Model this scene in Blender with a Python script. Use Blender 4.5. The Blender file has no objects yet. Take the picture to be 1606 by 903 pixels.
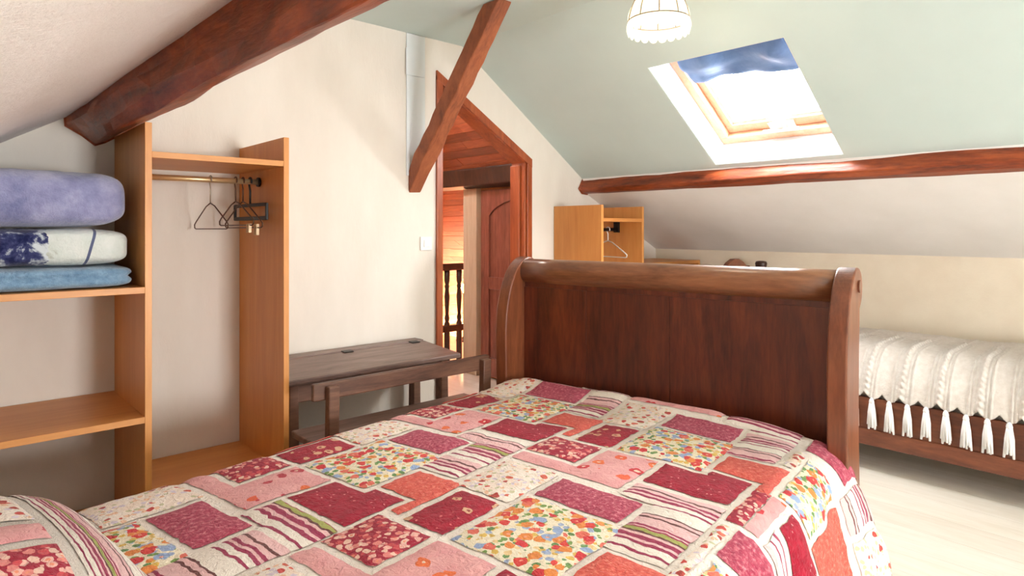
import bpy, math, random
from mathutils import Vector, Matrix, noise
random.seed(7)
scene = bpy.context.scene
col = scene.collection
R = math.radians
PI = math.pi

# ------------------------------------------------------------------ camera
cam_d = bpy.data.cameras.new('camera')
cam = bpy.data.objects.new('camera', cam_d); col.objects.link(cam)
cam.location = (0, 0, 1.2)
cam.rotation_euler = (R(90), 0, R(-42.4))
cam_d.sensor_width = 36
cam_d.lens = 1000 / 1606 * 36
cam_d.shift_y = -91.5 / 1606
cam_d.clip_start = 0.02
scene.camera = cam

# ------------------------------------------------------------------ world, light, exposure
def srgb(r, g, b):
    def f(c):
        c /= 255.0
        return c / 12.92 if c <= 0.04045 else ((c + 0.055) / 1.055) ** 2.4
    return (f(r), f(g), f(b), 1.0)

world = bpy.data.worlds.new('sky'); scene.world = world
world.use_nodes = True
bg = world.node_tree.nodes['Background']
bg.inputs[0].default_value = (0.97, 0.985, 1.0, 1)
bg.inputs[1].default_value = 60.0

def portal(name, loc, direction, sx, sy):
    d = bpy.data.lights.new(name, 'AREA'); d.shape = 'RECTANGLE'; d.size = sx; d.size_y = sy
    d.cycles.is_portal = True
    o = bpy.data.objects.new(name, d); col.objects.link(o)
    o.location = loc
    o.rotation_euler = Vector(direction).to_track_quat('-Z', 'Y').to_euler()
    return o
SN = Vector((0.5623, 0, 0.8269))            # outward normal of the right roof slope
SE = Vector((0.8269, 0, -0.5623))           # down the slope
SO = Vector((2.72, 0, 3.879 - 0.68 * 2.72))
def SP(a, y, h): return SO + SE * a + SN * h + Vector((0, y, 0))
portal('skylight_portal', SP(0.402, 1.59, 0.30), -SN, 0.85, 0.85)
portal('fill_window_portal', (1.75, -3.56, 0.93), (0, 1, 0), 1.4, 1.35)  # portal of the unseen fill window added behind the camera

vs = scene.view_settings
vs.view_transform = 'Standard'; vs.look = 'None'; vs.gamma = 1.0; vs.use_curve_mapping = False
vs.exposure = 0.30

# ------------------------------------------------------------------ material helpers
class NT:
    def __init__(s, name, rough=0.6, spec=0.5):
        m = bpy.data.materials.new(name); m.use_nodes = True
        s.m = m; s.t = m.node_tree; s.b = s.t.nodes['Principled BSDF']
        s.b.inputs['Roughness'].default_value = rough
        s.b.inputs['Specular IOR Level'].default_value = spec
    def n(s, typ, **kw):
        nd = s.t.nodes.new(typ)
        for k, v in kw.items(): setattr(nd, k, v)
        return nd
    def l(s, a, b): s.t.links.new(a, b)
    def coord(s, kind='Object', scale=(1, 1, 1), rot=(0, 0, 0), loc=(0, 0, 0)):
        tc = s.n('ShaderNodeTexCoord'); mp = s.n('ShaderNodeMapping')
        mp.inputs['Scale'].default_value = scale; mp.inputs['Rotation'].default_value = rot; mp.inputs['Location'].default_value = loc
        s.l(tc.outputs[kind], mp.inputs[0]); return mp.outputs[0]
    def noise(s, v, scale, detail=4, rough=0.55, dist=0.0):
        nd = s.n('ShaderNodeTexNoise'); s.l(v, nd.inputs['Vector'])
        nd.inputs['Scale'].default_value = scale; nd.inputs['Detail'].default_value = detail
        nd.inputs['Roughness'].default_value = rough; nd.inputs['Distortion'].default_value = dist
        return nd.outputs['Fac']
    def vor(s, v, scale, rnd=1.0):
        nd = s.n('ShaderNodeTexVoronoi'); s.l(v, nd.inputs['Vector']); nd.inputs['Scale'].default_value = scale
        nd.inputs['Randomness'].default_value = rnd
        return nd.outputs['Distance'], nd.outputs['Color']
    def ramp(s, fac, stops, const=False):
        nd = s.n('ShaderNodeValToRGB'); cr = nd.color_ramp
        if const: cr.interpolation = 'CONSTANT'
        while len(cr.elements) < len(stops): cr.elements.new(0.5)
        for e, (p, c) in zip(cr.elements, stops): e.position = p; e.color = c
        s.l(fac, nd.inputs[0]); return nd.outputs[0]
    def math(s, op, a, b=None):
        nd = s.n('ShaderNodeMath', operation=op)
        for i, x in enumerate((a, b)):
            if x is None: continue
            if isinstance(x, (int, float)): nd.inputs[i].default_value = x
            else: s.l(x, nd.inputs[i])
        return nd.outputs[0]
    def mix(s, fac, a, b, mode='MIX'):
        nd = s.n('ShaderNodeMix', data_type='RGBA', blend_type=mode)
        for sock, x in ((nd.inputs[0], fac), (nd.inputs[6], a), (nd.inputs[7], b)):
            if isinstance(x, (int, float, tuple)): sock.default_value = x
            else: s.l(x, sock)
        return nd.outputs[2]
    def bump(s, h, strength=0.3, dist=0.01):
        nd = s.n('ShaderNodeBump'); nd.inputs['Strength'].default_value = strength; nd.inputs['Distance'].default_value = dist
        s.l(h, nd.inputs['Height']); s.l(nd.outputs[0], s.b.inputs['Normal'])
    def color(s, c):
        if isinstance(c, tuple): s.b.inputs['Base Color'].default_value = c
        else: s.l(c, s.b.inputs['Base Color'])
    def sep(s, v):
        nd = s.n('ShaderNodeSeparateXYZ'); s.l(v, nd.inputs[0]); return nd.outputs

M = {}
def plain(name, c, rough=0.5, metal=0.0, spec=0.5):
    n = NT(name, rough, spec); n.color(c); n.b.inputs['Metallic'].default_value = metal
    v = n.coord(); n.bump(n.noise(v, 60, 3), 0.05, 0.002)
    M[name] = n.m; return n.m
def plaster(name, c1, c2, scale=5, fine=70, bump=0.25, dist=0.004, stretch=(1, 1, 1), rough=0.9):
    n = NT(name, rough, 0.2); v = n.coord()
    v2 = n.coord(scale=stretch)
    n.color(n.ramp(n.noise(v2, scale, 5), [(0.3, c1), (0.7, c2)]))
    n.bump(n.noise(v2, fine, 4, 0.7), bump, dist)
    M[name] = n.m; return n.m
def wood(name, c1, c2, c3, stretch=(1, 1, 1), scale=9, rough=0.45, bump=0.12, rand=0.0, spec=0.5, coat=0.0):
    n = NT(name, rough, spec)
    v = n.coord(scale=stretch)
    if rand:
        oi = n.n('ShaderNodeObjectInfo'); add = n.n('ShaderNodeVectorMath', operation='ADD')
        cb = n.n('ShaderNodeCombineXYZ'); mu = n.math('MULTIPLY', oi.outputs['Random'], 37.0)
        for i in range(3): n.l(mu, cb.inputs[i])
        n.l(v, add.inputs[0]); n.l(cb.outputs[0], add.inputs[1]); v = add.outputs[0]
    f = n.noise(v, scale, 6, 0.6, 1.2)
    c = n.ramp(f, [(0.28, c1), (0.5, c2), (0.74, c3)])
    f2 = n.noise(v, scale * 9, 3, 0.6)
    c = n.mix(0.22, c, n.ramp(f2, [(0.35, c1), (0.65, c3)]))
    if rand:
        hs = n.n('ShaderNodeHueSaturation')
        n.l(c, hs.inputs['Color']); n.l(n.math('ADD', n.math('MULTIPLY', oi.outputs['Random'], rand), 1 - rand / 2), hs.inputs['Value'])
        c = hs.outputs[0]
    n.color(c)
    n.bump(f2, bump, 0.003)
    if coat: n.b.inputs['Coat Weight'].default_value = coat; n.b.inputs['Coat Roughness'].default_value = 0.25
    M[name] = n.m; return n.m

plaster('wallpaper', srgb(224, 216, 204), srgb(232, 225, 214), 6, 55, 0.35, 0.003, (1, 1, 0.35))
plaster('knee_paper', srgb(233, 221, 200), srgb(240, 230, 210), 6, 60, 0.3, 0.003)
plaster('slope_plaster', srgb(242, 237, 233), srgb(248, 244, 241), 4, 45, 0.6, 0.008)
plaster('lower_slope_paper', srgb(238, 236, 233), srgb(244, 242, 240), 4, 60, 0.3, 0.003)
plaster('mint_paint', srgb(204, 221, 218), srgb(209, 226, 223), 3, 80, 0.08, 0.002)
plaster('white_reveal', srgb(240, 240, 240), srgb(245, 245, 245), 3, 80, 0.08, 0.002)
plaster('pale_blue_panel', srgb(222, 228, 229), srgb(228, 233, 234), 3, 80, 0.08, 0.002)
plain('white_plastic', srgb(240, 240, 236), 0.35)
plain('dark_metal', srgb(40, 34, 32), 0.4, 0.6)
plain('black_plastic', srgb(22, 20, 20), 0.5)
plain('brown_wire', srgb(96, 66, 48), 0.4, 0.5)
plain('steel_wire', srgb(190, 178, 160), 0.35, 0.8)
plain('shade_wire', srgb(120, 112, 98), 0.5, 0.3)
plain('brass_rod', srgb(214, 186, 140), 0.35, 0.7)
plain('clip_metal', srgb(206, 178, 140), 0.45, 0.2)
wood('beech', srgb(198, 128, 62), srgb(211, 143, 74), srgb(221, 157, 88), (1.5, 1.5, 0.12), 7, 0.42, 0.04)
wood('beech_shelf', srgb(198, 128, 62), srgb(211, 143, 74), srgb(221, 157, 88), (0.12, 1.5, 1.5), 7, 0.42, 0.04)
wood('beam_wood', srgb(62, 22, 10), srgb(134, 56, 24), srgb(182, 90, 42), (3.4, 0.6, 3.4), 3.4, 0.42, 0.6)
wood('strut_wood', srgb(104, 50, 26), srgb(146, 78, 44), srgb(172, 100, 60), (3, 1, 0.7), 5, 0.6, 0.4)
wood('bed_wood', srgb(46, 16, 8), srgb(84, 34, 18), srgb(118, 54, 28), (2.5, 2.5, 0.35), 4, 0.34, 0.06, 0.15, coat=0.25)
wood('roll_wood', srgb(92, 52, 30), srgb(132, 84, 54), srgb(160, 108, 72), (0.5, 0.5, 4), 4, 0.3, 0.06, coat=0.3)
wood('post_wood', srgb(78, 38, 20), srgb(116, 62, 36), srgb(146, 86, 54), (3, 3, 0.4), 4, 0.34, 0.06, coat=0.25)
wood('desk_wood', srgb(82, 62, 54), srgb(122, 98, 89), srgb(154, 130, 120), (0.35, 3, 3), 5, 0.42, 0.2)
wood('bench_wood', srgb(66, 42, 32), srgb(106, 72, 54), srgb(132, 94, 72), (0.4, 2.5, 2.5), 5, 0.42, 0.2)
wood('door_frame_wood', srgb(120, 50, 20), srgb(158, 74, 34), srgb(182, 96, 50), (3, 3, 0.3), 5, 0.35, 0.06, coat=0.2)
wood('hall_board', srgb(96, 38, 20), srgb(136, 64, 36), srgb(166, 92, 58), (3, 0.4, 3), 5, 0.3, 0.08, 0.75, coat=0.3)
wood('hall_wall_board', srgb(150, 84, 40), srgb(184, 112, 58), srgb(206, 138, 80), (0.4, 3, 3), 5, 0.4, 0.08, 0.3)
wood('hall_door_wood', srgb(80, 36, 26), srgb(120, 62, 48), srgb(150, 92, 76), (3, 3, 0.3), 5, 0.28, 0.06, coat=0.4)
wood('dark_oak', srgb(34, 18, 12), srgb(56, 32, 22), srgb(78, 48, 34), (2, 2, 0.4), 6, 0.4, 0.1)
wood('tan_post', srgb(176, 150, 122), srgb(192, 168, 140), srgb(204, 182, 156), (3, 3, 0.3), 4, 0.6, 0.05)
wood('single_bed_wood', srgb(74, 34, 20), srgb(116, 62, 38), srgb(142, 84, 54), (2, 0.4, 2), 5, 0.36, 0.08, coat=0.2)
wood('laminate', srgb(214, 203, 184), srgb(226, 217, 202), srgb(234, 227, 215), (3, 0.35, 3), 4, 0.35, 0.03, 0.06)
wood('pine_frame', srgb(206, 150, 116), srgb(220, 168, 134), srgb(230, 184, 152), (3, 3, 3), 3, 0.35, 0.03, coat=0.2)

# --- soft materials
def fabric_base(name, rough=0.95):
    n = NT(name, rough, 0.15)
    n.b.inputs['Sheen Weight'].default_value = 0.15
    return n
def cloth_bump(n, v, scale=62, strength=0.9, dist=0.010):
    n.bump(n.noise(v, scale, 4, 0.62, 0.8), strength, dist)
def layer(n, v, base, colr, scale, thr, pick=None, off=(0, 0, 0)):
    add = n.n('ShaderNodeVectorMath', operation='ADD'); n.l(v, add.inputs[0]); add.inputs[1].default_value = off
    # a little domain warp so that the blossoms are ragged
    nz = n.n('ShaderNodeTexNoise'); nz.inputs['Scale'].default_value = scale * 1.6; nz.inputs['Detail'].default_value = 2
    n.l(add.outputs[0], nz.inputs['Vector'])
    sc = n.n('ShaderNodeVectorMath', operation='SCALE'); sc.inputs['Scale'].default_value = 0.55 / scale
    n.l(nz.outputs['Color'], sc.inputs[0])
    ad2 = n.n('ShaderNodeVectorMath', operation='ADD'); n.l(add.outputs[0], ad2.inputs[0]); n.l(sc.outputs[0], ad2.inputs[1])
    d, c = n.vor(ad2.outputs[0], scale)
    mask = n.math('LESS_THAN', d, thr)
    ch = n.n('ShaderNodeSeparateColor'); n.l(c, ch.inputs[0])
    if pick is not None: mask = n.math('MULTIPLY', mask, n.math('LESS_THAN', ch.outputs[0], pick))
    if isinstance(colr, list):
        colr = n.ramp(ch.outputs[1], [(i / len(colr), k) for i, k in enumerate(colr)], True)
    return n.mix(mask, base, colr)
def uvv(n): return n.coord('UV')

CREAM = srgb(240, 226, 208)
n = fabric_base('quilt_cream'); v = uvv(n); n.color(n.ramp(n.noise(v, 30, 3), [(0.3, srgb(243, 230, 215)), (0.7, srgb(249, 239, 227))])); cloth_bump(n, v); M['cream'] = n.m
n = fabric_base('quilt_rose'); v = uvv(n)
c = n.ramp(n.noise(v, 85, 3, 0.7), [(0.35, srgb(158, 46, 74)), (0.52, srgb(182, 72, 94)), (0.68, srgb(222, 142, 150))]); n.color(c); cloth_bump(n, v); M['rose'] = n.m
n = fabric_base('quilt_coral'); v = uvv(n)
c = n.ramp(n.noise(v, 80, 3, 0.7), [(0.35, srgb(212, 78, 66)), (0.55, srgb(226, 104, 88)), (0.7, srgb(240, 152, 132))]); n.color(c); cloth_bump(n, v); M['coral'] = n.m
n = fabric_base('quilt_maroon'); v = uvv(n)
c = n.ramp(n.noise(v, 40, 2), [(0.3, srgb(148, 16, 42)), (0.7, srgb(176, 34, 58))])
c = layer(n, v, c, srgb(226, 140, 140), 62, 0.20, 0.45); n.color(c); cloth_bump(n, v); M['maroon'] = n.m
n = fabric_base('quilt_maroon_flower'); v = uvv(n)
c = n.ramp(n.noise(v, 40, 2), [(0.3, srgb(150, 16, 42)), (0.7, srgb(178, 34, 56))])
c = layer(n, v, c, srgb(222, 176, 140), 26, 0.36, 0.42)
c = layer(n, v, c, srgb(150, 70, 60), 26, 0.14, 0.42)
c = layer(n, v, c, srgb(222, 120, 120), 60, 0.2, 0.3, (3, 1, 0)); n.color(c); cloth_bump(n, v); M['maroon_flower'] = n.m
n = fabric_base('quilt_red_blossom'); v = uvv(n)
c = layer(n, v, srgb(166, 36, 58), [srgb(238, 184, 170), srgb(228, 138, 130), srgb(240, 200, 180), srgb(206, 80, 84)], 58, 0.50)
c = layer(n, v, c, srgb(236, 150, 120), 58, 0.2, 0.4); n.color(c); cloth_bump(n, v); M['red_blossom'] = n.m
n = fabric_base('quilt_pink'); v = uvv(n)
c = n.ramp(n.noise(v, 20, 3), [(0.3, srgb(228, 158, 158)), (0.7, srgb(238, 178, 174))])
c = layer(n, v, c, [srgb(204, 50, 56), srgb(236, 116, 64), srgb(190, 60, 70), srgb(232, 100, 60)], 15, 0.30, 0.55)
c = layer(n, v, c, srgb(246, 214, 190), 15, 0.09, 0.55); n.color(c); cloth_bump(n, v); M['pink'] = n.m
n = fabric_base('quilt_garden'); v = uvv(n)
c = layer(n, v, srgb(246, 234, 206), [srgb(128, 160, 84), srgb(228, 190, 96), srgb(168, 182, 208), srgb(238, 208, 150), srgb(110, 150, 90)], 58, 0.50, 0.86)
c = layer(n, v, c, [srgb(222, 70, 62), srgb(232, 116, 96), srgb(234, 142, 70), srgb(158, 178, 212), srgb(214, 58, 62)], 31, 0.50, 0.78, (5, 2, 0))
c = layer(n, v, c, srgb(240, 168, 140), 31, 0.14, 0.5, (5, 2, 0)); n.color(c); cloth_bump(n, v); M['garden'] = n.m
n = fabric_base('quilt_sprig'); v = uvv(n)
c = n.ramp(n.noise(v, 18, 3), [(0.3, srgb(244, 222, 202)), (0.7, srgb(246, 236, 224))])
c = layer(n, v, c, [srgb(240, 196, 160), srgb(206, 200, 160), srgb(222, 206, 214)], 60, 0.42, 0.7)
c = layer(n, v, c, [srgb(206, 76, 66), srgb(216, 104, 82), srgb(180, 70, 60)], 34, 0.36, 0.5, (2, 7, 0)); n.color(c); cloth_bump(n, v); M['sprig'] = n.m
n = fabric_base('quilt_stripe'); v = uvv(n)
sx = n.sep(v)[0]
wob = n.math('MULTIPLY', n.math('SUBTRACT', n.noise(v, 22, 2), 0.5), 0.016)
fr = n.math('FRACT', n.math('MULTIPLY', n.math('ADD', sx, wob), 1 / 0.36))
cr_, mg, pk, gr, br = srgb(246, 236, 222), srgb(160, 52, 84), srgb(238, 194, 192), srgb(170, 172, 92), srgb(110, 62, 58)
st = [(0.0, pk), (0.07, br), (0.09, pk), (0.13, mg), (0.16, pk), (0.18, mg), (0.21, cr_), (0.26, mg), (0.285, cr_), (0.42, br), (0.435, pk), (0.47, br), (0.49, pk), (0.60, mg), (0.625, pk), (0.64, mg), (0.66, gr), (0.70, br), (0.72, pk), (0.75, mg), (0.79, pk), (0.82, mg), (0.85, cr_), (0.92, mg), (0.945, cr_)]
n.color(n.ramp(fr, st, True)); cloth_bump(n, v); M['stripe'] = n.m

n = fabric_base('lilac_fleece'); v = n.coord()
f = n.noise(v, 9, 5, 0.65); c = n.ramp(f, [(0.3, srgb(112, 116, 158)), (0.5, srgb(146, 148, 186)), (0.7, srgb(178, 178, 208))]); n.color(c); n.b.inputs['Sheen Weight'].default_value = 0.5
n.bump(n.noise(v, 60, 4, 0.7), 0.7, 0.01); M['lilac_fleece'] = n.m
n = fabric_base('blue_fleece'); v = n.coord()
c = n.ramp(n.noise(v, 30, 4, 0.7), [(0.3, srgb(96, 132, 164)), (0.7, srgb(142, 174, 200))]); n.color(c); n.b.inputs['Sheen Weight'].default_value = 0.5
n.bump(n.noise(v, 70, 4, 0.7), 0.7, 0.01); M['blue_fleece'] = n.m
n = fabric_base('printed_fleece'); v = n.coord(); x = n.sep(v)[0]     # navy print fading into pale cloth, dark line near the fold
f = n.noise(v, 14, 5, 0.65, 0.4)
navy = n.ramp(f, [(0.42, srgb(26, 30, 72)), (0.52, srgb(60, 66, 108)), (0.60, srgb(206, 214, 218))])
pale = n.ramp(f, [(0.3, srgb(226, 230, 226)), (0.62, srgb(208, 216, 210)), (0.75, srgb(160, 164, 150))])
edge = n.math('GREATER_THAN', n.math('ADD', x, n.math('MULTIPLY', n.math('SUBTRACT', n.noise(v, 26, 3), 0.5), 0.10)), 0.035)
c = n.mix(edge, navy, pale)
xl = n.math('ABSOLUTE', n.math('SUBTRACT', n.math('ADD', x, n.math('MULTIPLY', n.sep(v)[2], -0.25)), 0.135))
c = n.mix(n.math('LESS_THAN', xl, 0.0045), c, srgb(92, 100, 130)); n.color(c)
n.bump(n.noise(v, 70, 4, 0.7), 0.6, 0.008); M['printed_fleece'] = n.m
n = fabric_base('white_crochet'); v = n.coord()
n.color(n.ramp(n.noise(v, 40, 3), [(0.3, srgb(206, 197, 186)), (0.7, srgb(220, 213, 204))])); n.bump(n.noise(v, 110, 3, 0.6), 0.6, 0.005); M['crochet'] = n.m
n = fabric_base('white_yarn'); v = n.coord(scale=(1, 1, 0.15))
n.color(n.ramp(n.noise(v, 160, 2), [(0.3, srgb(232, 232, 230)), (0.7, srgb(248, 248, 246))])); n.bump(n.noise(v, 200, 2), 0.6, 0.004); M['yarn'] = n.m
n = fabric_base('mattress_cloth'); n.color(srgb(232, 226, 214)); v = n.coord(); n.bump(n.noise(v, 60, 2), 0.2, 0.003); M['mattress'] = n.m
n = fabric_base('blind_cloth', 0.7); v = n.coord()
n.color(n.ramp(n.noise(v, 6, 3), [(0.3, srgb(86, 116, 164)), (0.7, srgb(120, 148, 190))])); n.bump(n.noise(v, 14, 3), 0.3, 0.02); M['blind'] = n.m
# translucent capiz shell, lit from within
n = NT('shell', 0.4); v = n.coord()
n.color(n.ramp(n.noise(v, 30, 4), [(0.3, srgb(236, 226, 206)), (0.7, srgb(250, 246, 236))]))
tr = n.n('ShaderNodeBsdfTranslucent'); tr.inputs[0].default_value = srgb(232, 218, 190)
mx = n.n('ShaderNodeMixShader'); mx.inputs[0].default_value = 0.6
out = n.t.nodes['Material Output']
n.l(n.b.outputs[0], mx.inputs[1]); n.l(tr.outputs[0], mx.inputs[2]); n.l(mx.outputs[0], out.inputs[0]); M['shell'] = n.m
def emit(name, c, s):
    n = NT(name); n.color(c); n.b.inputs['Emission Color'].default_value = c; n.b.inputs['Emission Strength'].default_value = s
    M[name] = n.m
emit('bulb', srgb(255, 226, 180), 5)
M['shell'].node_tree.nodes['Principled BSDF'].inputs['Emission Color'].default_value = srgb(255, 240, 214)
M['shell'].node_tree.nodes['Principled BSDF'].inputs['Emission Strength'].default_value = 0.35
emit('warm_bulb', srgb(255, 190, 110), 60)
# thin window glass
n = NT('glass', 0.02); out = n.t.nodes['Material Output']
tp = n.n('ShaderNodeBsdfTransparent'); gl = n.n('ShaderNodeBsdfGlossy'); gl.inputs['Roughness'].default_value = 0.02
mx = n.n('ShaderNodeMixShader'); mx.inputs[0].default_value = 0.06
n.l(tp.outputs[0], mx.inputs[1]); n.l(gl.outputs[0], mx.inputs[2]); n.l(mx.outputs[0], out.inputs[0]); M['glass'] = n.m

# ------------------------------------------------------------------ mesh helpers
class MB:
    def __init__(s): s.v = []; s.f = []; s.uv = None
    def quad_box(s, P):                       # 8 corners: bottom ring 0-3, top ring 4-7
        b = len(s.v); s.v += [Vector(p) for p in P]
        for f in ((0, 3, 2, 1), (4, 5, 6, 7), (0, 1, 5, 4), (1, 2, 6, 5), (2, 3, 7, 6), (3, 0, 4, 7)): s.f.append([b + i for i in f])
        return s
    def box(s, x0, x1, y0, y1, z0, z1):
        return s.quad_box([(x0, y0, z0), (x1, y0, z0), (x1, y1, z0), (x0, y1, z0), (x0, y0, z1), (x1, y0, z1), (x1, y1, z1), (x0, y1, z1)])
    def fbox(s, F, a0, a1, b0, b1, c0, c1):   # box in the frame of function F(a,b,c)
        return s.quad_box([F(a0, b0, c0), F(a1, b0, c0), F(a1, b1, c0), F(a0, b1, c0), F(a0, b0, c1), F(a1, b0, c1), F(a1, b1, c1), F(a0, b1, c1)])
    def bar(s, p, q, wx, wy, up=(0, 0, 1)):
        p, q = Vector(p), Vector(q); d = (q - p).normalized(); a = d.cross(Vector(up)).normalized(); b = a.cross(d).normalized()
        a *= wx / 2; b *= wy / 2
        return s.quad_box([p - a - b, p + a - b, p + a + b, p - a + b, q - a - b, q + a - b, q + a + b, q - a + b])
    def prism(s, F, prof, c0, c1):            # profile points (a,b) through F(a,b,c)
        b = len(s.v); k = len(prof)
        s.v += [Vector(F(x, y, c0)) for x, y in prof] + [Vector(F(x, y, c1)) for x, y in prof]
        s.f.append([b + i for i in range(k)][::-1]); s.f.append([b + k + i for i in range(k)])
        for i in range(k):
            j = (i + 1) % k; s.f.append([b + i, b + j, b + k + j, b + k + i])
        return s
    def tube(s, pts, r, n=8, caps=True):
        pts = [Vector(p) for p in pts]; b = len(s.v); N = len(pts)
        rr = r if isinstance(r, (list, tuple)) else [r] * N
        prev = None
        for i, p in enumerate(pts):
            d = (pts[min(i + 1, N - 1)] - pts[max(i - 1, 0)]).normalized()
            if prev is None:
                prev = d.orthogonal().normalized()
            a = (prev - d * prev.dot(d)).normalized(); prev = a; c = d.cross(a)
            for j in range(n):
                t = 2 * PI * j / n; s.v.append(p + (a * math.cos(t) + c * math.sin(t)) * rr[i])
        for i in range(N - 1):
            for j in range(n):
                k = (j + 1) % n; s.f.append([b + i * n + j, b + i * n + k, b + (i + 1) * n + k, b + (i + 1) * n + j])
        if caps:
            s.f.append([b + j for j in range(n)][::-1]); s.f.append([b + (N - 1) * n + j for j in range(n)])
        return s
    def lathe(s, prof, n=16, o=(0, 0, 0)):    # (radius, z)
        b = len(s.v); o = Vector(o); N = len(prof)
        for r, z in prof:
            for j in range(n):
                t = 2 * PI * j / n; s.v.append(o + Vector((r * math.cos(t), r * math.sin(t), z)))
        for i in range(N - 1):
            for j in range(n):
                k = (j + 1) % n; s.f.append([b + i * n + j, b + i * n + k, b + (i + 1) * n + k, b + (i + 1) * n + j])
        s.f.append([b + j for j in range(n)][::-1]); s.f.append([b + (N - 1) * n + j for j in range(n)])
        return s
    def grid(s, fn, us, vs_, closed_u=False, uv=False):
        b = len(s.v); nu, nv = len(us), len(vs_)
        if uv and s.uv is None: s.uv = []
        for u in us:
            for w in vs_:
                s.v.append(Vector(fn(u, w)))
                if uv: s.uv.append((u, w))
        for i in range(nu if closed_u else nu - 1):
            for j in range(nv - 1):
                i2 = (i + 1) % nu
                s.f.append([b + i * nv + j, b + i2 * nv + j, b + i2 * nv + j + 1, b + i * nv + j + 1])
        return s

def wm(o):
    return (wm(o.parent) @ o.matrix_basis) if o.parent else o.matrix_basis.copy()
def tag(o, label=None, cat=None, group=None, kind=None):
    if label: o['label'] = label
    if cat: o['category'] = cat
    if group: o['group'] = group
    if kind: o['kind'] = kind
    return o
def empty(name, loc, rz=0):
    o = bpy.data.objects.new(name, None); col.objects.link(o); o.location = loc; o.rotation_euler = (0, 0, rz)
    o.empty_display_size = 0.1; return o
def build(name, mb, mat, parent=None, smooth=False, bevel=0.0, seg=2, solid=0.0, subsurf=0, center=False):
    """world-space MB -> one mesh object; a top-level one gets its origin at the middle of its base"""
    me = bpy.data.meshes.new(name)
    V = mb.v
    xs = [p.x for p in V]; ys = [p.y for p in V]; zs = [p.z for p in V]
    if parent is None or center:
        org = Vector(((min(xs) + max(xs)) / 2, (min(ys) + max(ys)) / 2, min(zs) if parent is None else (min(zs) + max(zs)) / 2))
    else: org = None
    if parent is None:
        loc = [p - org for p in V]
    else:
        inv = wm(parent).inverted(); loc = [inv @ p for p in V]
        if center:
            lo = inv @ org; loc = [p - lo for p in loc]
    me.from_pydata([tuple(p) for p in loc], [], mb.f)
    me.update()
    if mb.uv:
        ul = me.uv_layers.new(name='UVMap')
        for li, lp in enumerate(me.loops): ul.data[li].uv = mb.uv[lp.vertex_index]
    if smooth:
        for p in me.polygons: p.use_smooth = True
    me.materials.append(M[mat] if isinstance(mat, str) else mat)
    o = bpy.data.objects.new(name, me); col.objects.link(o)
    if parent is None: o.location = org
    else:
        o.parent = parent
        if center: o.location = lo
    if solid:
        m = o.modifiers.new('solid', 'SOLIDIFY'); m.thickness = solid; m.offset = -1
    if bevel:
        m = o.modifiers.new('bevel', 'BEVEL'); m.width = bevel; m.segments = seg; m.limit_method = 'ANGLE'; m.angle_limit = R(35)
    if subsurf:
        m = o.modifiers.new('sub', 'SUBSURF'); m.levels = subsurf; m.render_levels = subsurf
    return o
def shared(src, name, parent, loc, rot=(0, 0, 0), scale=(1, 1, 1)):
    c = bpy.data.objects.new(name, src.data); col.objects.link(c); c.parent = parent
    c.location = loc; c.rotation_euler = rot; c.scale = scale
    return c
def lin(a, b, n): return [a + (b - a) * i / n for i in range(n + 1)]
def nz(x, y, z=0): return noise.noise(Vector((x, y, z)))

# ------------------------------------------------------------------ the room shell
D = 3.0; YB = -3.4; XL = -0.55; XK = 4.3
def zl(x): return 1.4025 + 0.6 * x
def zr(x): return 3.879 - 0.68 * x
def zlow(x): return 1.47 - 0.486 * (x - 3.43)
X1, X2, X3 = 1.479, 2.337, 3.43
def ztop(x, side=1):
    if x <= X1: return zl(x)
    if x <= X2: return 2.29
    if x < X3 or (x == X3 and side < 0): return zr(x)
    return zlow(x)
def gable(name, y0, y1, hole, mat):
    """gable wall as columns; hole = (x0,x1, bottom(x), top(x))"""
    mb = MB(); xs = sorted({XL - 0.1, X1, X2, X3, XK + 0.1, hole[0], hole[1]})
    def colm(xa, xb, ba, bb, ta, tb):
        mb.quad_box([(xa, y0, ba), (xb, y0, bb), (xb, y1, bb), (xa, y1, ba), (xa, y0, ta), (xb, y0, tb), (xb, y1, tb), (xa, y1, ta)])
    for xa, xb in zip(xs, xs[1:]):
        ta, tb = ztop(xa) + 0.02, ztop(xb, -1) + 0.02
        if xa >= hole[0] - 1e-6 and xb <= hole[1] + 1e-6:
            colm(xa, xb, hole[3](xa), hole[3](xb), ta, tb)
            if hole[2](xa) > 0: colm(xa, xb, -0.02, -0.02, hole[2](xa), hole[2](xb))
        else: colm(xa, xb, -0.02, -0.02, ta, tb)
    o = build(name, mb, mat); o['kind'] = 'structure'; return o
def zhead(x): return 1.659 + 0.6 * (2.904 - x)          # outer edge of the sloping door head
DX0, DX1 = 2.175, 2.872
gable('wall_far', D, D + 0.12, (DX0, DX1, lambda x: 0, lambda x: zhead(x) - 0.035), 'wallpaper')
gable('wall_near', YB - 0.15, YB, (1.2, 2.3, lambda x: 0.40, lambda x: 1.45), 'wallpaper')  # opening holds the added fill window
tag(build('wall_left', MB().box(XL - 0.12, XL, YB, D, -0.02, zl(XL) + 0.02), 'knee_paper'), kind='structure')
tag(build('wall_right', MB().box(XK, XK + 0.12, YB, D, -0.02, zlow(XK) + 0.02), 'knee_paper'), kind='structure')
def slab(mb, xa, za, xb, zb, ya, yb, th=0.12):
    mb.quad_box([(xa, ya, za), (xb, ya, zb), (xb, yb, zb), (xa, yb, za), (xa, ya, za + th), (xb, ya, zb + th), (xb, yb, zb + th), (xa, yb, za + th)])
tag(build('ceiling', MB().box(X1 - 0.02, X2 + 0.02, YB - 0.1, D + 0.1, 2.29, 2.45), 'mint_paint'), kind='structure')
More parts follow.
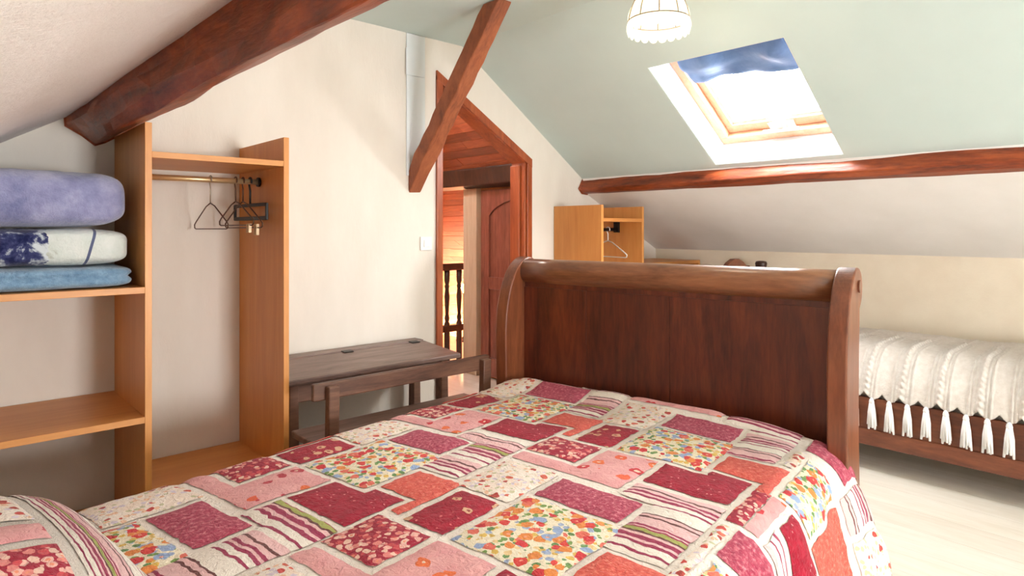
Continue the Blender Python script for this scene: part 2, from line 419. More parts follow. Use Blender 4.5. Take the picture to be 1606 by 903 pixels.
mb = MB(); slab(mb, XL - 0.2, zl(XL - 0.2), X1, zl(X1), YB - 0.1, D + 0.1); tag(build('ceiling_slope_left', mb, 'slope_plaster'), kind='structure')
mb = MB(); slab(mb, X3 - 0.02, zlow(X3 - 0.02), XK + 0.15, zlow(XK + 0.15), YB - 0.1, D + 0.1); tag(build('ceiling_slope_low', mb, 'lower_slope_paper'), kind='structure')
# right slope with the roof window opening
A1 = (3.385 - 2.72) / 0.8269; WY0, WY1 = 1.24, 1.945
aT, aB = (X2 - 2.72) / 0.8269, (X3 + 0.02 - 2.72) / 0.8269
mb = MB(); TH = 0.26
for a0, a1, y0, y1 in ((aT, 0, YB - 0.1, D + 0.1), (A1, aB, YB - 0.1, D + 0.1), (0, A1, YB - 0.1, WY0), (0, A1, WY1, D + 0.1)):
    mb.fbox(SP, a0, a1, y0, y1, 0, TH)
tag(build('ceiling_slope_right', mb, 'mint_paint'), kind='structure')

# floor: sub-floor and laminate boards where the room's floor can be seen
floor = tag(build('floor', MB().box(XL - 0.1, XK + 0.1, YB - 0.1, 6.4, -0.05, -0.012), 'laminate'), kind='structure')
fx, proto = 0.0, {}
FW = 0.192
i = 0; x = XL + FW * 10
while x < XK - 0.01:
    w = min(FW, XK - x); y = YB - random.uniform(0, 1.0)
    while y < 5.0:
        ln = 1.285; y0, y1 = max(y, YB), min(y + ln, 5.0)
        if y1 - y0 > 0.05 and y1 > -0.3:
            build('plank', MB().box(x + 0.0007, x + w - 0.0007, y0 + 0.0007, y1 - 0.0007, -0.012, 0.0), 'laminate', floor, center=True)
        y += ln
    x += w

# ------------------------------------------------------------------ roof window (skylight)
win = empty('window_1', SP(A1 / 2, (WY0 + WY1) / 2, 0.1)); win['kind'] = 'structure'
RV = 0.004
for b in ((0, RV, WY0, WY1), (A1 - RV, A1, WY0, WY1), (0, A1, WY0, WY0 + RV), (0, A1, WY1 - RV, WY1)):
    build('reveal_board', MB().fbox(SP, b[0], b[1], b[2], b[3], 0.003, 0.16), 'white_reveal', win)
F0, FW_ = RV, 0.045
def frame4(name, o0, o1, p0, p1, w, h0, h1, mat, parent, bev=0.004):
    for b in ((o0, o0 + w, p0, p1), (o1 - w, o1, p0, p1), (o0 + w, o1 - w, p0, p0 + w), (o0 + w, o1 - w, p1 - w, p1)):
        build(name, MB().fbox(SP, b[0], b[1], b[2], b[3], h0, h1), mat, parent, bevel=bev)
frame4('frame_board', 0.004, A1 - 0.004, WY0 + 0.004, WY1 - 0.004, 0.05, 0.15, 0.25, 'pine_frame', win)
sash = build('sash', MB().fbox(SP, A1 - 0.115, A1 - 0.056, WY0 + 0.056, WY1 - 0.056, 0.185, 0.235), 'pine_frame', win, bevel=0.004)
for b in ((0.056, 0.115, WY0 + 0.056, WY1 - 0.056), (0.115, A1 - 0.115, WY0 + 0.056, WY0 + 0.10), (0.115, A1 - 0.115, WY1 - 0.10, WY1 - 0.056)):
    build('sash_rail', MB().fbox(SP, b[0], b[1], b[2], b[3], 0.185, 0.235), 'pine_frame', sash, bevel=0.004)
frame4('glazing_bead', 0.112, A1 - 0.112, WY0 + 0.097, WY1 - 0.097, 0.016, 0.20, 0.228, 'white_plastic', sash, 0.002)
build('pane', MB().fbox(SP, 0.1, A1 - 0.1, WY0 + 0.09, WY1 - 0.09, 0.214, 0.218), 'glass', sash)
hd = build('handle', MB().fbox(SP, A1 - 0.105, A1 - 0.045, 1.50, 1.64, 0.172, 0.185), 'white_plastic', sash, bevel=0.004)
build('latch', MB().fbox(SP, A1 - 0.165, A1 - 0.07, 1.545, 1.595, 0.15, 0.178), 'white_plastic', hd, bevel=0.006)
build('grip', MB().fbox(SP, A1 - 0.082, A1 - 0.060, 1.47, 1.67, 0.140, 0.156), 'white_plastic', hd, bevel=0.006)
# crumpled blue blind at its top
def blind(u, t):
    y = WY0 + 0.062 + (WY1 - WY0 - 0.124) * u
    a = 0.0 + 0.30 * t * (1 + 0.06 * math.sin(u * 5 + 1))
    h = 0.150 - 0.05 * math.sin(min(1, t * 1.1) * PI * 0.9) * (0.5 + 0.5 * math.sin(u * 9 + 0.6)) + 0.025 * nz(u * 5, t * 3, 2) + 0.02 * t
    return SP(a + 0.01, y, h)
bl = build('roof_blind', MB().grid(blind, lin(0, 1, 36), lin(0, 1, 18)), 'blind', smooth=True, solid=0.003)
tag(bl, 'crumpled blue fabric blind pulled part way down the roof window', 'blind')

# unseen window added in the wall behind the camera to give fill light
w2 = empty('fill_window', (1.75, YB - 0.07, 0.40)); w2['kind'] = 'structure'
for b in ((1.2, 1.25, 0.40, 1.45), (2.25, 2.30, 0.40, 1.45), (1.73, 1.77, 0.45, 1.40), (1.25, 2.25, 0.40, 0.45), (1.25, 2.25, 1.40, 1.45)):
    build('window_frame', MB().box(b[0], b[1], YB - 0.11, YB - 0.04, b[2], b[3]), 'white_plastic', w2, bevel=0.004)
for xa, xb in ((1.25, 1.73), (1.77, 2.25)):
    build('pane', MB().box(xa, xb, YB - 0.077, YB - 0.073, 0.45, 1.40), 'glass', w2)

# ------------------------------------------------------------------ old roof timbers
def timber(name, sect, y0, y1, mat, amp, seed, seg=70, drift=None):
    """hewn beam along Y with section points (x,z)"""
    mb = MB(); k = len(sect); b = 0; ys = lin(y0, y1, seg)
    cx = sum(p[0] for p in sect) / k; cz = sum(p[1] for p in sect) / k
    for y in ys:
        for j, (x, z) in enumerate(sect):
            q = 1 + 0.0
            dx = amp * nz(y * 2.1, j * 3.7 + seed, 1) + amp * 0.45 * nz(y * 9, j * 2.3 + seed, 4)
            dz = amp * nz(y * 1.8, j * 5.1 + seed, 7) + amp * 0.45 * nz(y * 8, j * 1.3 + seed, 2)
            if drift: e = drift[j] * min(max(D - y, 0), 2.4); dx += e; dz += 0.6 * e
            mb.v.append(Vector((x + dx, y, z + dz)))
    for i in range(seg):
        for j in range(k):
            j2 = (j + 1) % k; mb.f.append([i * k + j, i * k + j2, (i + 1) * k + j2, (i + 1) * k + j])
    mb.f.append(list(range(k))); mb.f.append([seg * k + j for j in range(k)][::-1])
    return build(name, mb, mat, smooth=False, bevel=0.008)
t = timber('roof_beam', [(0.392, 1.640), (0.398, 1.612), (0.440, 1.572), (0.486, 1.546), (0.515, 1.556), (0.64, 1.63), (0.60, 1.75), (0.42, 1.68)], YB + 0.02, D - 0.004, 'beam_wood', 0.014, 3, drift=(0.052, 0.050, 0.022, 0, 0, 0, 0, 0.03))
tag(t, 'thick dark red hewn beam under the white sloping ceiling, above the shelves', 'beam')
t = timber('roof_beam', [(3.418, 1.562), (3.392, 1.522), (3.378, 1.488), (3.405, 1.462), (3.455, 1.45), (3.53, 1.46), (3.50, 1.53)], YB + 0.02, D - 0.004, 'beam_wood', 0.007, 11)
tag(t, 'long thin reddish beam running below the roof window', 'beam')
# brace from the far wall up to the ceiling
mb = MB(); seg = 16
p0, p1 = Vector((2.000, 2.985, 1.490)), Vector((2.012, 2.33, 2.262))
d = (p1 - p0).normalized(); sx_ = Vector((1, 0, 0)); up = sx_.cross(d).normalized()
for i in range(seg + 1):
    q = p0.lerp(p1, i / seg)
    for j, (a, b) in enumerate(((-0.042, -0.046), (0.040, -0.046), (0.042, 0.046), (-0.040, 0.046))):
        wob = 0.006 * nz(i * 0.7, j * 4.2)
        vv = q + sx_ * (a + wob) + up * (b + wob)
        if i == 0: vv.y = min(vv.y, 2.998); vv = Vector((vv.x, 2.998, vv.z + (2.998 - vv.y) * d.z / d.y)) 
        if i == seg: vv = Vector((vv.x, vv.y + (2.288 - vv.z) * d.y / d.z, 2.288))
        mb.v.append(vv)
for i in range(seg):
    for j in range(4):
        j2 = (j + 1) % 4; mb.f.append([i * 4 + j, i * 4 + j2, (i + 1) * 4 + j2, (i + 1) * 4 + j])
mb.f.append([3, 2, 1, 0]); mb.f.append([seg * 4 + j for j in range(4)])
tag(build('brace_beam', mb, 'strut_wood', bevel=0.006), 'short diagonal wooden brace from the far wall up to the ceiling beside the door', 'beam')

# boxed-in post on the far wall with its cover plate
tr1 = tag(build('trim_1', MB().box(1.945, 2.068, D - 0.007, D, 1.50, 2.288), 'pale_blue_panel', bevel=0.002), kind='structure')
build('cover_plate', MB().box(1.938, 2.062, D - 0.014, D - 0.007, 2.055, 2.205), 'pale_blue_panel', tr1, bevel=0.002)
# light switch
sw = empty('light_switch', (2.075, D, 1.085)); tag(sw, 'small white light switch on the far wall left of the doorway', 'switch')
build('switch_plate', MB().box(2.037, 2.113, D - 0.010, D, 1.083, 1.160), 'white_plastic', sw, bevel=0.003)
build('rocker', MB().box(2.056, 2.094, D - 0.016, D - 0.010, 1.102, 1.141), 'white_plastic', sw, bevel=0.002)

# ------------------------------------------------------------------ doorway and the hall beyond
dr = empty('door_1', (2.52, D, 0)); dr['kind'] = 'structure'
cw = 0.042
build('casing', MB().box(2.145, 2.145 + cw, D - 0.016, D, 0, zhead(2.145 + cw) - 0.004), 'door_frame_wood', dr, bevel=0.003)
build('casing', MB().box(2.904 - cw, 2.904, D - 0.016, D, 0, zhead(2.904)), 'door_frame_wood', dr, bevel=0.003)
def slant(x0, x1, off0, off1, y0, y1):
    return MB().quad_box([(x0, y0, zhead(x0) + off0), (x1, y0, zhead(x1) + off0), (x1, y1, zhead(x1) + off0), (x0, y1, zhead(x0) + off0),
                          (x0, y0, zhead(x0) + off1), (x1, y0, zhead(x1) + off1), (x1, y1, zhead(x1) + off1), (x0, y1, zhead(x0) + off1)])
build('casing', slant(2.145, 2.904, -0.056, 0.0, D - 0.018, D - 0.001), 'door_frame_wood', dr, bevel=0.003)
build('jamb', MB().box(DX0, DX0 + 0.022, D, D + 0.125, 0, zhead(DX0) - 0.04), 'door_frame_wood', dr, bevel=0.002)
build('jamb', MB().box(DX1 - 0.022, DX1, D, D + 0.125, 0, zhead(DX1) - 0.036), 'door_frame_wood', dr, bevel=0.002)
build('door_stop', MB().box(DX1 - 0.036, DX1 - 0.022, D + 0.04, D + 0.125, 0, zhead(DX1) - 0.06), 'door_frame_wood', dr, bevel=0.002)
build('jamb', slant(DX0, DX1, -0.057, -0.035, D, D + 0.125), 'door_frame_wood', dr, bevel=0.002)

# hall shell
HX = 3.36
hc = MB(); slab(hc, 1.9, zr(1.9) + 0.03, 5.66, zr(5.66) + 0.03, D + 0.12, 6.4, 0.1)
hc = tag(build('ceiling_hall', hc, 'hall_board'), kind='structure')
def HP(a, y, h): 
    p = SO + SE * a + SN * h; return Vector((p.x, y, p.z))
a = (2.25 - 2.72) / 0.8269; k = 0
while a < 2.6:
    y = D + 0.13 - random.uniform(0, 0.5)
    while y < 6.2:
        ln = random.choice((0.5, 0.65, 0.8)); y0, y1 = max(y, D + 0.125), min(y + ln, 6.3)
        if y1 - y0 > 0.03 and (a < 0.85 or y1 > 4.2):
            build('ceiling_board', MB().fbox(HP, a + 0.001, a + 0.084, y0 + 0.001, y1 - 0.001, -0.005 - random.uniform(0, 0.003), 0.012), 'hall_board', hc, center=True)
        y += ln
    a += 0.086
tag(build('wall_hall_left', MB().box(1.75, 1.85, D + 0.12, 6.4, -1.2, 2.6), 'wallpaper'), kind='structure')
tag(build('wall_hall_side', MB().box(HX, HX + 0.1, D + 0.12, 4.06, -0.02, 1.60), 'hall_wall_board'), kind='structure')
tag(build('wall_hall_end', MB().box(HX + 0.1, 5.6, D + 0.12, 4.06, -1.2, 1.5), 'hall_wall_board'), kind='structure')
wf = tag(build('wall_hall_back', MB().box(1.7, 5.7, 6.3, 6.4, -1.3, 2.6), 'hall_wall_board'), kind='structure')
z = -0.2
while z < 2.0:
    build('wall_board', MB().box(3.2, 5.5, 6.285, 6.3, z + 0.0015, z + 0.1185), 'hall_wall_board', wf, bevel=0.003, center=True); z += 0.12
wr = tag(build('wall_hall_right', MB().box(5.5, 5.6, 4.0, 6.4, -1.3, 1.6), 'hall_wall_board'), kind='structure')
# hall purlin, post and the low arched door
t = timber('roof_beam', [(3.20, 1.69), (3.215, 1.555), (3.37, 1.54), (3.37, 1.70), (3.28, 1.74)], D + 0.13, 6.28, 'dark_oak', 0.006, 21, 30)
tag(t, 'almost black beam across the hall under the reddish boarded ceiling', 'beam')
tag(build('hall_post', MB().box(3.31, 3.40, 4.06, 4.235, 0, 1.54), 'tan_post', bevel=0.006), 'plain tan square post in the hall, left of the arched door', 'post')
d2 = empty('door_2', (HX, 3.6, 0)); d2['kind'] = 'structure'
dy0, dy1, dz = 3.20, 4.02, 1.52
for b in ((dy0, dy0 + 0.10, 0.02, dz), (dy1 - 0.10, dy1, 0.02, dz)):
    build('stile', MB().box(HX - 0.035, HX - 0.003, b[0], b[1], b[2], b[3]), 'hall_door_wood', d2, bevel=0.005)
build('door_rail', MB().box(HX - 0.035, HX - 0.003, dy0 + 0.10, dy1 - 0.10, 0.02, 0.17), 'hall_door_wood', d2, bevel=0.005)
build('door_rail', MB().box(HX - 0.035, HX - 0.003, dy0 + 0.10, dy1 - 0.10, 0.72, 0.82), 'hall_door_wood', d2, bevel=0.005)
arch = [(dy0 + 0.10, dz), (dy0 + 0.10, 1.31)]
for i in range(13):
    tt = i / 12; arch.append((dy0 + 0.10 + 0.62 * tt, 1.31 + 0.12 * math.sin(PI * tt) ** 0.7))
arch.append((dy1 - 0.10, dz))
build('arched_rail', MB().prism(lambda y, z, c: (c, y, z), arch, HX - 0.035, HX - 0.003), 'hall_door_wood', d2)
build('door_panel', MB().box(HX - 0.02, HX - 0.006, dy0 + 0.09, dy1 - 0.09, 0.81, 1.45), 'hall_door_wood', d2, bevel=0.003)
build('door_panel', MB().box(HX - 0.02, HX - 0.006, dy0 + 0.09, dy1 - 0.09, 0.16, 0.73), 'hall_door_wood', d2, bevel=0.003)
# stair balustrade
ba = empty('balustrade', (3.7, 4.6, 0)); tag(ba, 'dark turned wooden balustrade at the stairs in the hall', 'balustrade')
build('handrail', MB().box(2.0, 5.45, 4.565, 4.635, 0.835, 0.895), 'dark_oak', ba, bevel=0.01)
build('lower_rail', MB().box(2.0, 5.45, 4.575, 4.625, 0.285, 0.345), 'dark_oak', ba, bevel=0.006)
bp = [(0.026, 0.0), (0.026, 0.36), (0.016, 0.38), (0.024, 0.41), (0.015, 0.44), (0.021, 0.53), (0.025, 0.60), (0.017, 0.67), (0.023, 0.69), (0.016, 0.71), (0.025, 0.74), (0.025, 0.84)]
b0 = None
for i in range(24):
    x = 2.05 + 0.136 * i + 0.004
    if b0 is None: b0 = build('baluster', MB().lathe(bp, 10, (x, 4.6, 0.0)), 'dark_oak', ba, smooth=True, center=True)
    else: shared(b0, 'baluster', ba, (b0.location.x + 0.136 * i, b0.location.y, b0.location.z))
# wall lamp
wl = empty('wall_lamp', (4.36, 6.25, 0.5)); tag(wl, 'glowing bare bulb lamp seen through the hall balusters', 'lamp')
LPX, LPY, LPZ = 4.305, 5.49, 0.57
wl.location = (LPX, LPY, 0)
build('lamp_pole', MB().tube([(LPX, LPY, 0.02), (LPX, LPY, LPZ - 0.06)], 0.012, 8), 'dark_metal', wl)
build('lamp_base', MB().lathe([(0.09, 0.0), (0.09, 0.015), (0.03, 0.03), (0.012, 0.05)], 16, (LPX, LPY, -0.012)), 'dark_metal', wl)
build('lamp_bulb', MB().lathe([(0.012, -0.06), (0.022, -0.03), (0.036, 0.0), (0.03, 0.025), (0.012, 0.038), (0.002, 0.04)], 14, (LPX, LPY, LPZ)), 'warm_bulb', wl, smooth=True)
for j in range(5):
    an = j * 2 * PI / 5 + 0.4; c_, s_ = math.cos(an), math.sin(an)
    build('leaf_ornament', MB().tube([(LPX + 0.01 * c_, LPY + 0.01 * s_, LPZ - 0.07), (LPX + 0.05 * c_, LPY + 0.05 * s_, LPZ - 0.06), (LPX + 0.08 * c_, LPY + 0.08 * s_, LPZ - 0.015)], [0.006, 0.016, 0.003], 6), 'dark_metal', wl)
ld = bpy.data.lights.new('wall_lamp_light', 'POINT'); ld.energy = 14; ld.color = (1.0, 0.62, 0.30); ld.shadow_soft_size = 0.05
lo = bpy.data.objects.new('wall_lamp_light', ld); col.objects.link(lo); lo.location = (LPX, LPY, LPZ + 0.09)
# unseen ceiling light added above the doorway to brighten the hall
hl = empty('hall_fill_light', (2.75, 3.7, 2.2)); tag(hl, 'unseen round white light added to brighten the hall beyond the doorway', 'lamp')
build('diffuser', MB().lathe([(0.02, 0.0), (0.08, 0.012), (0.11, 0.04), (0.11, 0.07)], 20, (2.45, 3.5, 2.10)), 'white_plastic', hl, smooth=True)
ld = bpy.data.lights.new('hall_fill_lamp', 'POINT'); ld.energy = 12; ld.color = (1.0, 0.88, 0.78); ld.shadow_soft_size = 0.08  # added fill for the hall, its source never in view
lo = bpy.data.objects.new('hall_fill_lamp', ld); col.objects.link(lo); lo.location = (2.45, 3.5, 1.98)

# ------------------------------------------------------------------ pendant lamp
PX, PY, PZ = 2.17, 1.50, 1.985
pe = empty('pendant_lamp', (PX, PY, PZ)); tag(pe, 'round white shell pendant lamp shade hanging from the green ceiling', 'lamp')
build('ceiling_rose', MB().lathe([(0.045, 0.0), (0.045, 0.02), (0.02, 0.04)][::-1] if False else [(0.02, 0.0), (0.045, 0.02), (0.045, 0.045)], 16, (PX, PY, 2.245)), 'white_plastic', pe, smooth=True)
build('cord', MB().tube([(PX, PY, 2.19), (PX, PY, 2.25)], 0.005, 8), 'white_plastic', pe)
build('lamp_holder', MB().lathe([(0.018, 0), (0.022, 0.01), (0.022, 0.05), (0.01, 0.06)], 12, (PX, PY, 2.14)), 'white_plastic', pe)
build('lamp_bulb', MB().lathe([(0.002, 0), (0.022, 0.008), (0.032, 0.03), (0.026, 0.06), (0.013, 0.085)], 14, (PX, PY, 2.06)), 'bulb', pe, smooth=True)
prof = [(0.035, 0.195), (0.065, 0.180), (0.093, 0.145), (0.112, 0.10), (0.122, 0.06), (0.124, 0.03), (0.121, 0.008)]
def shade_r(t):
    f = t * (len(prof) - 1); i = min(int(f), len(prof) - 2); f -= i
    return (prof[i][0] * (1 - f) + prof[i + 1][0] * f, prof[i][1] * (1 - f) + prof[i + 1][1] * f)
NP = 10
for r_, (t0, t1) in enumerate(((0.02, 0.36), (0.38, 0.68))):
    for k in range(NP):
        def fn(u, w, k=k, t0=t0, t1=t1):
            tt = t0 + (t1 - t0) * w; rr, zz = shade_r(tt); bul = 0.006 * math.sin(PI * u) * math.sin(PI * w)
            an = 2 * PI * (k + 0.03 + 0.94 * u) / NP
            return (PX + (rr + bul) * math.cos(an), PY + (rr + bul) * math.sin(an), PZ + zz)
        build('shell_panel', MB().grid(fn, lin(0, 1, 4), lin(0, 1, 4)), 'shell', pe, smooth=True)
for k in range(2 * NP):                           # small round shells and the scalloped hem
    def fn(u, w, k=k):
        q = 2 * u - 1; half = math.sqrt(max(0.0, 1 - q * q)) * 0.9 + 0.1
        tt = 0.70 + 0.30 * (w * (0.78 + 0.34 * half)); rr, zz = shade_r(min(tt, 1.0)); zz -= max(0, tt - 1) * 0.2
        bul = 0.005 * math.sin(PI * u) * math.sin(PI * w)
        an = 2 * PI * (k + 0.02 + 0.96 * u) / (2 * NP)
        return (PX + (rr + bul) * math.cos(an), PY + (rr + bul) * math.sin(an), PZ + zz)
    build('hem_shell', MB().grid(fn, lin(0, 1, 6), lin(0, 1, 4)), 'shell', pe, smooth=True)
for k in range(NP):
    an = 2 * PI * k / NP
    build('shade_wire', MB().tube([(PX + (shade_r(t)[0] + 0.001) * math.cos(an), PY + (shade_r(t)[0] + 0.001) * math.sin(an), PZ + shade_r(t)[1]) for t in lin(0.0, 0.7, 8)], 0.0026, 5), 'shade_wire', pe)
for t in (0.0, 0.37, 0.69):
    rr, zz = shade_r(t)
    build('shade_ring', MB().tube([(PX + rr * math.cos(2 * PI * j / 32), PY + rr * math.sin(2 * PI * j / 32), PZ + zz) for j in range(33)], 0.0026, 5, False), 'shade_wire', pe)
ld = bpy.data.lights.new('pendant_light', 'POINT'); ld.energy = 4; ld.color = (1.0, 0.86, 0.68); ld.shadow_soft_size = 0.06
lo = bpy.data.objects.new('pendant_light', ld); col.objects.link(lo); lo.location = (PX, PY, PZ - 0.05)

# ------------------------------------------------------------------ open shelving and hanging space, left
sh = empty('shelf_unit', (0.5, 2.75, 0)); tag(sh, 'tall beech open shelf and hanging unit under the thick dark beam', 'shelf unit')
T = 0.022; Y0, Y1 = 2.50, D - 0.004
build('upright', MB().box(0.553, 0.553 + T, Y0, Y1, 0, 1.575), 'beech', sh, bevel=0.001)
build('upright', MB().box(1.046, 1.046 + T, Y0, Y1, 0, 1.570), 'beech', sh, bevel=0.001)
build('upright', MB().box(-0.06, -0.06 + T, Y0, Y1, 0, 1.33), 'beech', sh, bevel=0.001)
for z in (1.0, 0.548, 0.10):
    build('shelf', MB().box(-0.06 + T, 0.553, Y0 + 0.001, Y1, z - T, z), 'beech_shelf', sh, bevel=0.001)
build('shelf', MB().box(0.553 + T, 1.046, Y0 + 0.001, Y1, 1.475 - T, 1.475), 'beech_shelf', sh, bevel=0.001)
build('shelf', MB().box(0.553 + T, 1.046, Y0 + 0.001, Y1, 0.235 - T, 0.235), 'beech_shelf', sh, bevel=0.001)
build('plinth', MB().box(0.553 + T, 1.046, Y0 + 0.03, Y0 + 0.03 + T, 0, 0.235 - T), 'beech_shelf', sh)
RZ = 1.403
build('clothes_rail', MB().tube([(0.575, 2.75, RZ), (1.046, 2.75, RZ)], 0.0115, 12), 'brass_rod', sh, smooth=True)
for x in (0.579, 1.040): build('rail_socket', MB().tube([(x - 0.005, 2.75, RZ), (x + 0.005, 2.75, RZ)], 0.020, 14), 'dark_metal', sh)

def hook_pts(x, y, zr_, up=0.0):
    """hook over a rail at height zr_, returns path from tip round to the neck"""
    pts = []
    for i in range(9):
        an = R(-30 + 210 * i / 8); pts.append((x, y - 0.017 * math.cos(an), zr_ + 0.001 + 0.016 * math.sin(an)))
    return pts
def wire_hanger(x, y, zr_, name, label, mat, r, half, neck, drop, group=None, lay=0.0, bar_mat=None, hook_mat=None):
    root = empty(name, (x, y, zr_ - neck - drop)); tag(root, label, 'hanger', group)
    build('hook', MB().tube(hook_pts(x, y, zr_) + [(x, y + 0.008, zr_ - 0.012), (x, y, zr_ - 0.03), (x, y, zr_ - neck)], max(r, 0.0022), 6), hook_mat or mat, root, smooth=True)
    zt = zr_ - neck; zb = zt - drop
    P = [(0, zt), (half * 0.25, zt - drop * 0.12), (half * 0.9, zb + 0.03), (half, zb + 0.018), (half * 0.985, zb + 0.004), (half * 0.9, zb), (0, zb)]
    path = P + [(-a, b) for a, b in P[:-1]][::-1]
    build('shoulder_wire', MB().tube([(x + lay * a, y + a, b) for a, b in path], r, 6), bar_mat or mat, root, smooth=True)
    return root
wire_hanger(0.845, 2.75, RZ, 'wire_hanger', 'thin bare wire clothes hanger hanging alone near the middle of the rail', 'brown_wire', 0.0026, 0.21, 0.095, 0.105, hook_mat='steel_wire')
for k, (x, lab) in enumerate(((0.945, 'dark wire clothes hanger left of the black trouser hanger'), (0.975, 'dark wire clothes hanger just behind the black trouser hanger'))):
    h = wire_hanger(x, 2.75, RZ, 'wire_hanger', lab, 'brown_wire', 0.0030, 0.20 + 0.015 * k, 0.085, 0.10 + 0.01 * k, 'dark wire hangers')
    for yy in (2.59, 2.61):
        build('clip', MB().box(x - 0.006, x + 0.006, yy - 0.004, yy + 0.004, RZ - 0.215 - 0.01 * k, RZ - 0.180), 'clip_metal', h, bevel=0.001)
tx = 1.005
th = empty('trouser_hanger', (tx, 2.75, RZ - 0.2)); tag(th, 'thick black trouser hanger with a closed rectangular frame', 'hanger')
build('hook', MB().tube(hook_pts(tx, 2.75, RZ) + [(tx, 2.758, RZ - 0.02), (tx, 2.75, RZ - 0.04), (tx, 2.75, RZ - 0.095)], 0.0042, 8), 'black_plastic', th, smooth=True)
zz = RZ - 0.10
build('frame_bar', MB().box(tx - 0.006, tx + 0.006, 2.57, 2.93, zz - 0.007, zz + 0.007), 'black_plastic', th, bevel=0.003)
build('frame_bar', MB().box(tx - 0.006, tx + 0.006, 2.57, 2.93, zz - 0.064, zz - 0.048), 'black_plastic', th, bevel=0.003)
for yy in (2.57, 2.93): build('frame_end', MB().box(tx - 0.0055, tx + 0.0055, yy - 0.006, yy + 0.006, zz - 0.063, zz + 0.006), 'black_plastic', th, bevel=0.003)

# folded blankets on the shelf
def blanket(name, label, mat, x0, x1, y0, y1, z0, z1, ex, amp, seed, folds=1):
    mb = MB(); cx, cy, cz = (x0 + x1) / 2, (y0 + y1) / 2, (z0 + z1) / 2; rx, ry, rz = (x1 - x0) / 2, (y1 - y0) / 2, (z1 - z0) / 2
    nu, nv = 96, 48
    def sg(c, e): return math.copysign(abs(c) ** e, c)
    def fn(u, w):
        la, lo_ = -PI / 2 + PI * w, 2 * PI * u
        e1, e2 = ex
        x = sg(math.cos(la), e1) * sg(math.cos(lo_), e2); y = sg(math.cos(la), e1) * sg(math.sin(lo_), e2); z = sg(math.sin(la), e1)
        p = Vector((cx + rx * x, cy + ry * y, cz + rz * z))
        k = amp * (nz(p.x * 7 + seed, p.y * 7, p.z * 10) + 0.5 * nz(p.x * 17 + seed, p.y * 17, p.z * 20))
        if abs(z) < 0.97:                          # fold lines round the sides
            for f in range(1, folds + 1):
                zf = -1 + 2 * f / (folds + 1) + 0.12 * nz(p.x * 3 + f, seed)
                k -= 0.018 * math.exp(-((z - zf) / 0.09) ** 2)
        nrm = Vector((x, y, z * 0.7)).normalized() if (abs(x) + abs(y) + abs(z)) > 0 else Vector((0, 0, 1))
        p = p + nrm * k
        p.z = max(p.z, z0 + 0.001 if z < 0 else p.z)
        return p
    mb.grid(fn, [i / nu for i in range(nu)], lin(0.01, 0.99, nv), closed_u=True)
    mb.f.append([i * (nv + 1) for i in range(nu)]); mb.f.append([i * (nv + 1) + nv for i in range(nu)][::-1])
    o = build(name, mb, mat, smooth=True); tag(o, label, 'blanket', 'folded blankets on the shelf'); return o
blanket('folded_blanket', 'pale blue fleece blanket folded flat, lowest of the three on the shelf', 'blue_fleece', -0.03, 0.535, 2.525, 2.93, 1.0, 1.077, (0.42, 0.28), 0.006, 1.0, 1)
blanket('folded_blanket', 'white and navy printed fleece blanket folded in the middle of the pile', 'printed_fleece', -0.02, 0.518, 2.525, 2.93, 1.080, 1.203, (0.40, 0.26), 0.006, 5.0, 0)
blanket('folded_blanket', 'thick lilac fleece blanket folded on top of the pile', 'lilac_fleece', -0.01, 0.515, 2.535, 2.93, 1.208, 1.400, (0.50, 0.30), 0.009, 9.0, 0)

# ------------------------------------------------------------------ school desk with bench
dk = empty('school_desk', (1.5, 2.65, 0)); tag(dk, 'old dark wooden school desk with sloping lid and attached bench', 'desk')
def desk_top(x, y, z): return (x, y, z + 0.600 - (2.965 - y) * 0.075)
build('desk_top', MB().fbox(desk_top, 1.092, 2.0, 2.575, 2.90, -0.024, 0.0), 'desk_wood', dk, bevel=0.006)
build('ink_shelf', MB().box(1.092, 1.995, 2.901, 2.985, 0.575, 0.600), 'desk_wood', dk, bevel=0.004)
for x in (1.53, 1.925):
    build('hinge', MB().fbox(desk_top, x - 0.025, x + 0.025, 2.868, 2.905, 0.0005, 0.005), 'dark_metal', dk, bevel=0.001)
build('book_box', MB().box(1.13, 1.94, 2.62, 2.96, 0.462, 0.545), 'bench_wood', dk, bevel=0.003)
for x in (1.115, 1.90):
    for y in (2.63, 2.93):
        x = x + (0.035 if y > 2.9 and x > 1.5 else 0)
        build('leg', MB().quad_box([(x - 0.004, y - 0.03, 0), (x + 0.044, y - 0.03, 0), (x + 0.044, y + 0.03, 0), (x - 0.004, y + 0.03, 0),
                                    (x, y - 0.024, 0.56), (x + 0.04, y - 0.024, 0.56), (x + 0.04, y + 0.024, 0.56), (x, y + 0.024, 0.56)]), 'bench_wood', dk, bevel=0.004)
    build('floor_runner', MB().box(x, x + 0.04, 2.268, 2.96, 0.0, 0.06), 'bench_wood', dk, bevel=0.005)
build('foot_rail', MB().box(1.12, 1.93, 2.70, 2.76, 0.10, 0.13), 'bench_wood', dk, bevel=0.004)
build('bench_seat', MB().box(1.075, 1.96, 2.285, 2.50, 0.362, 0.390), 'desk_wood', dk, bevel=0.006)
for x in (1.12, 1.885):
    build('bench_post', MB().quad_box([(x, 2.268, 0), (x + 0.045, 2.268, 0), (x + 0.045, 2.315, 0), (x, 2.315, 0), (x, 2.255, 0.60), (x + 0.045, 2.255, 0.60), (x + 0.045, 2.2885, 0.60), (x, 2.2885, 0.60)]), 'bench_wood', dk, bevel=0.005)
    build('bench_leg', MB().box(x, x + 0.045, 2.43, 2.48, 0.0, 0.365), 'bench_wood', dk, bevel=0.004)
build('bench_back', MB().box(1.072, 1.945, 2.289, 2.313, 0.545, 0.612), 'bench_wood', dk, bevel=0.006)

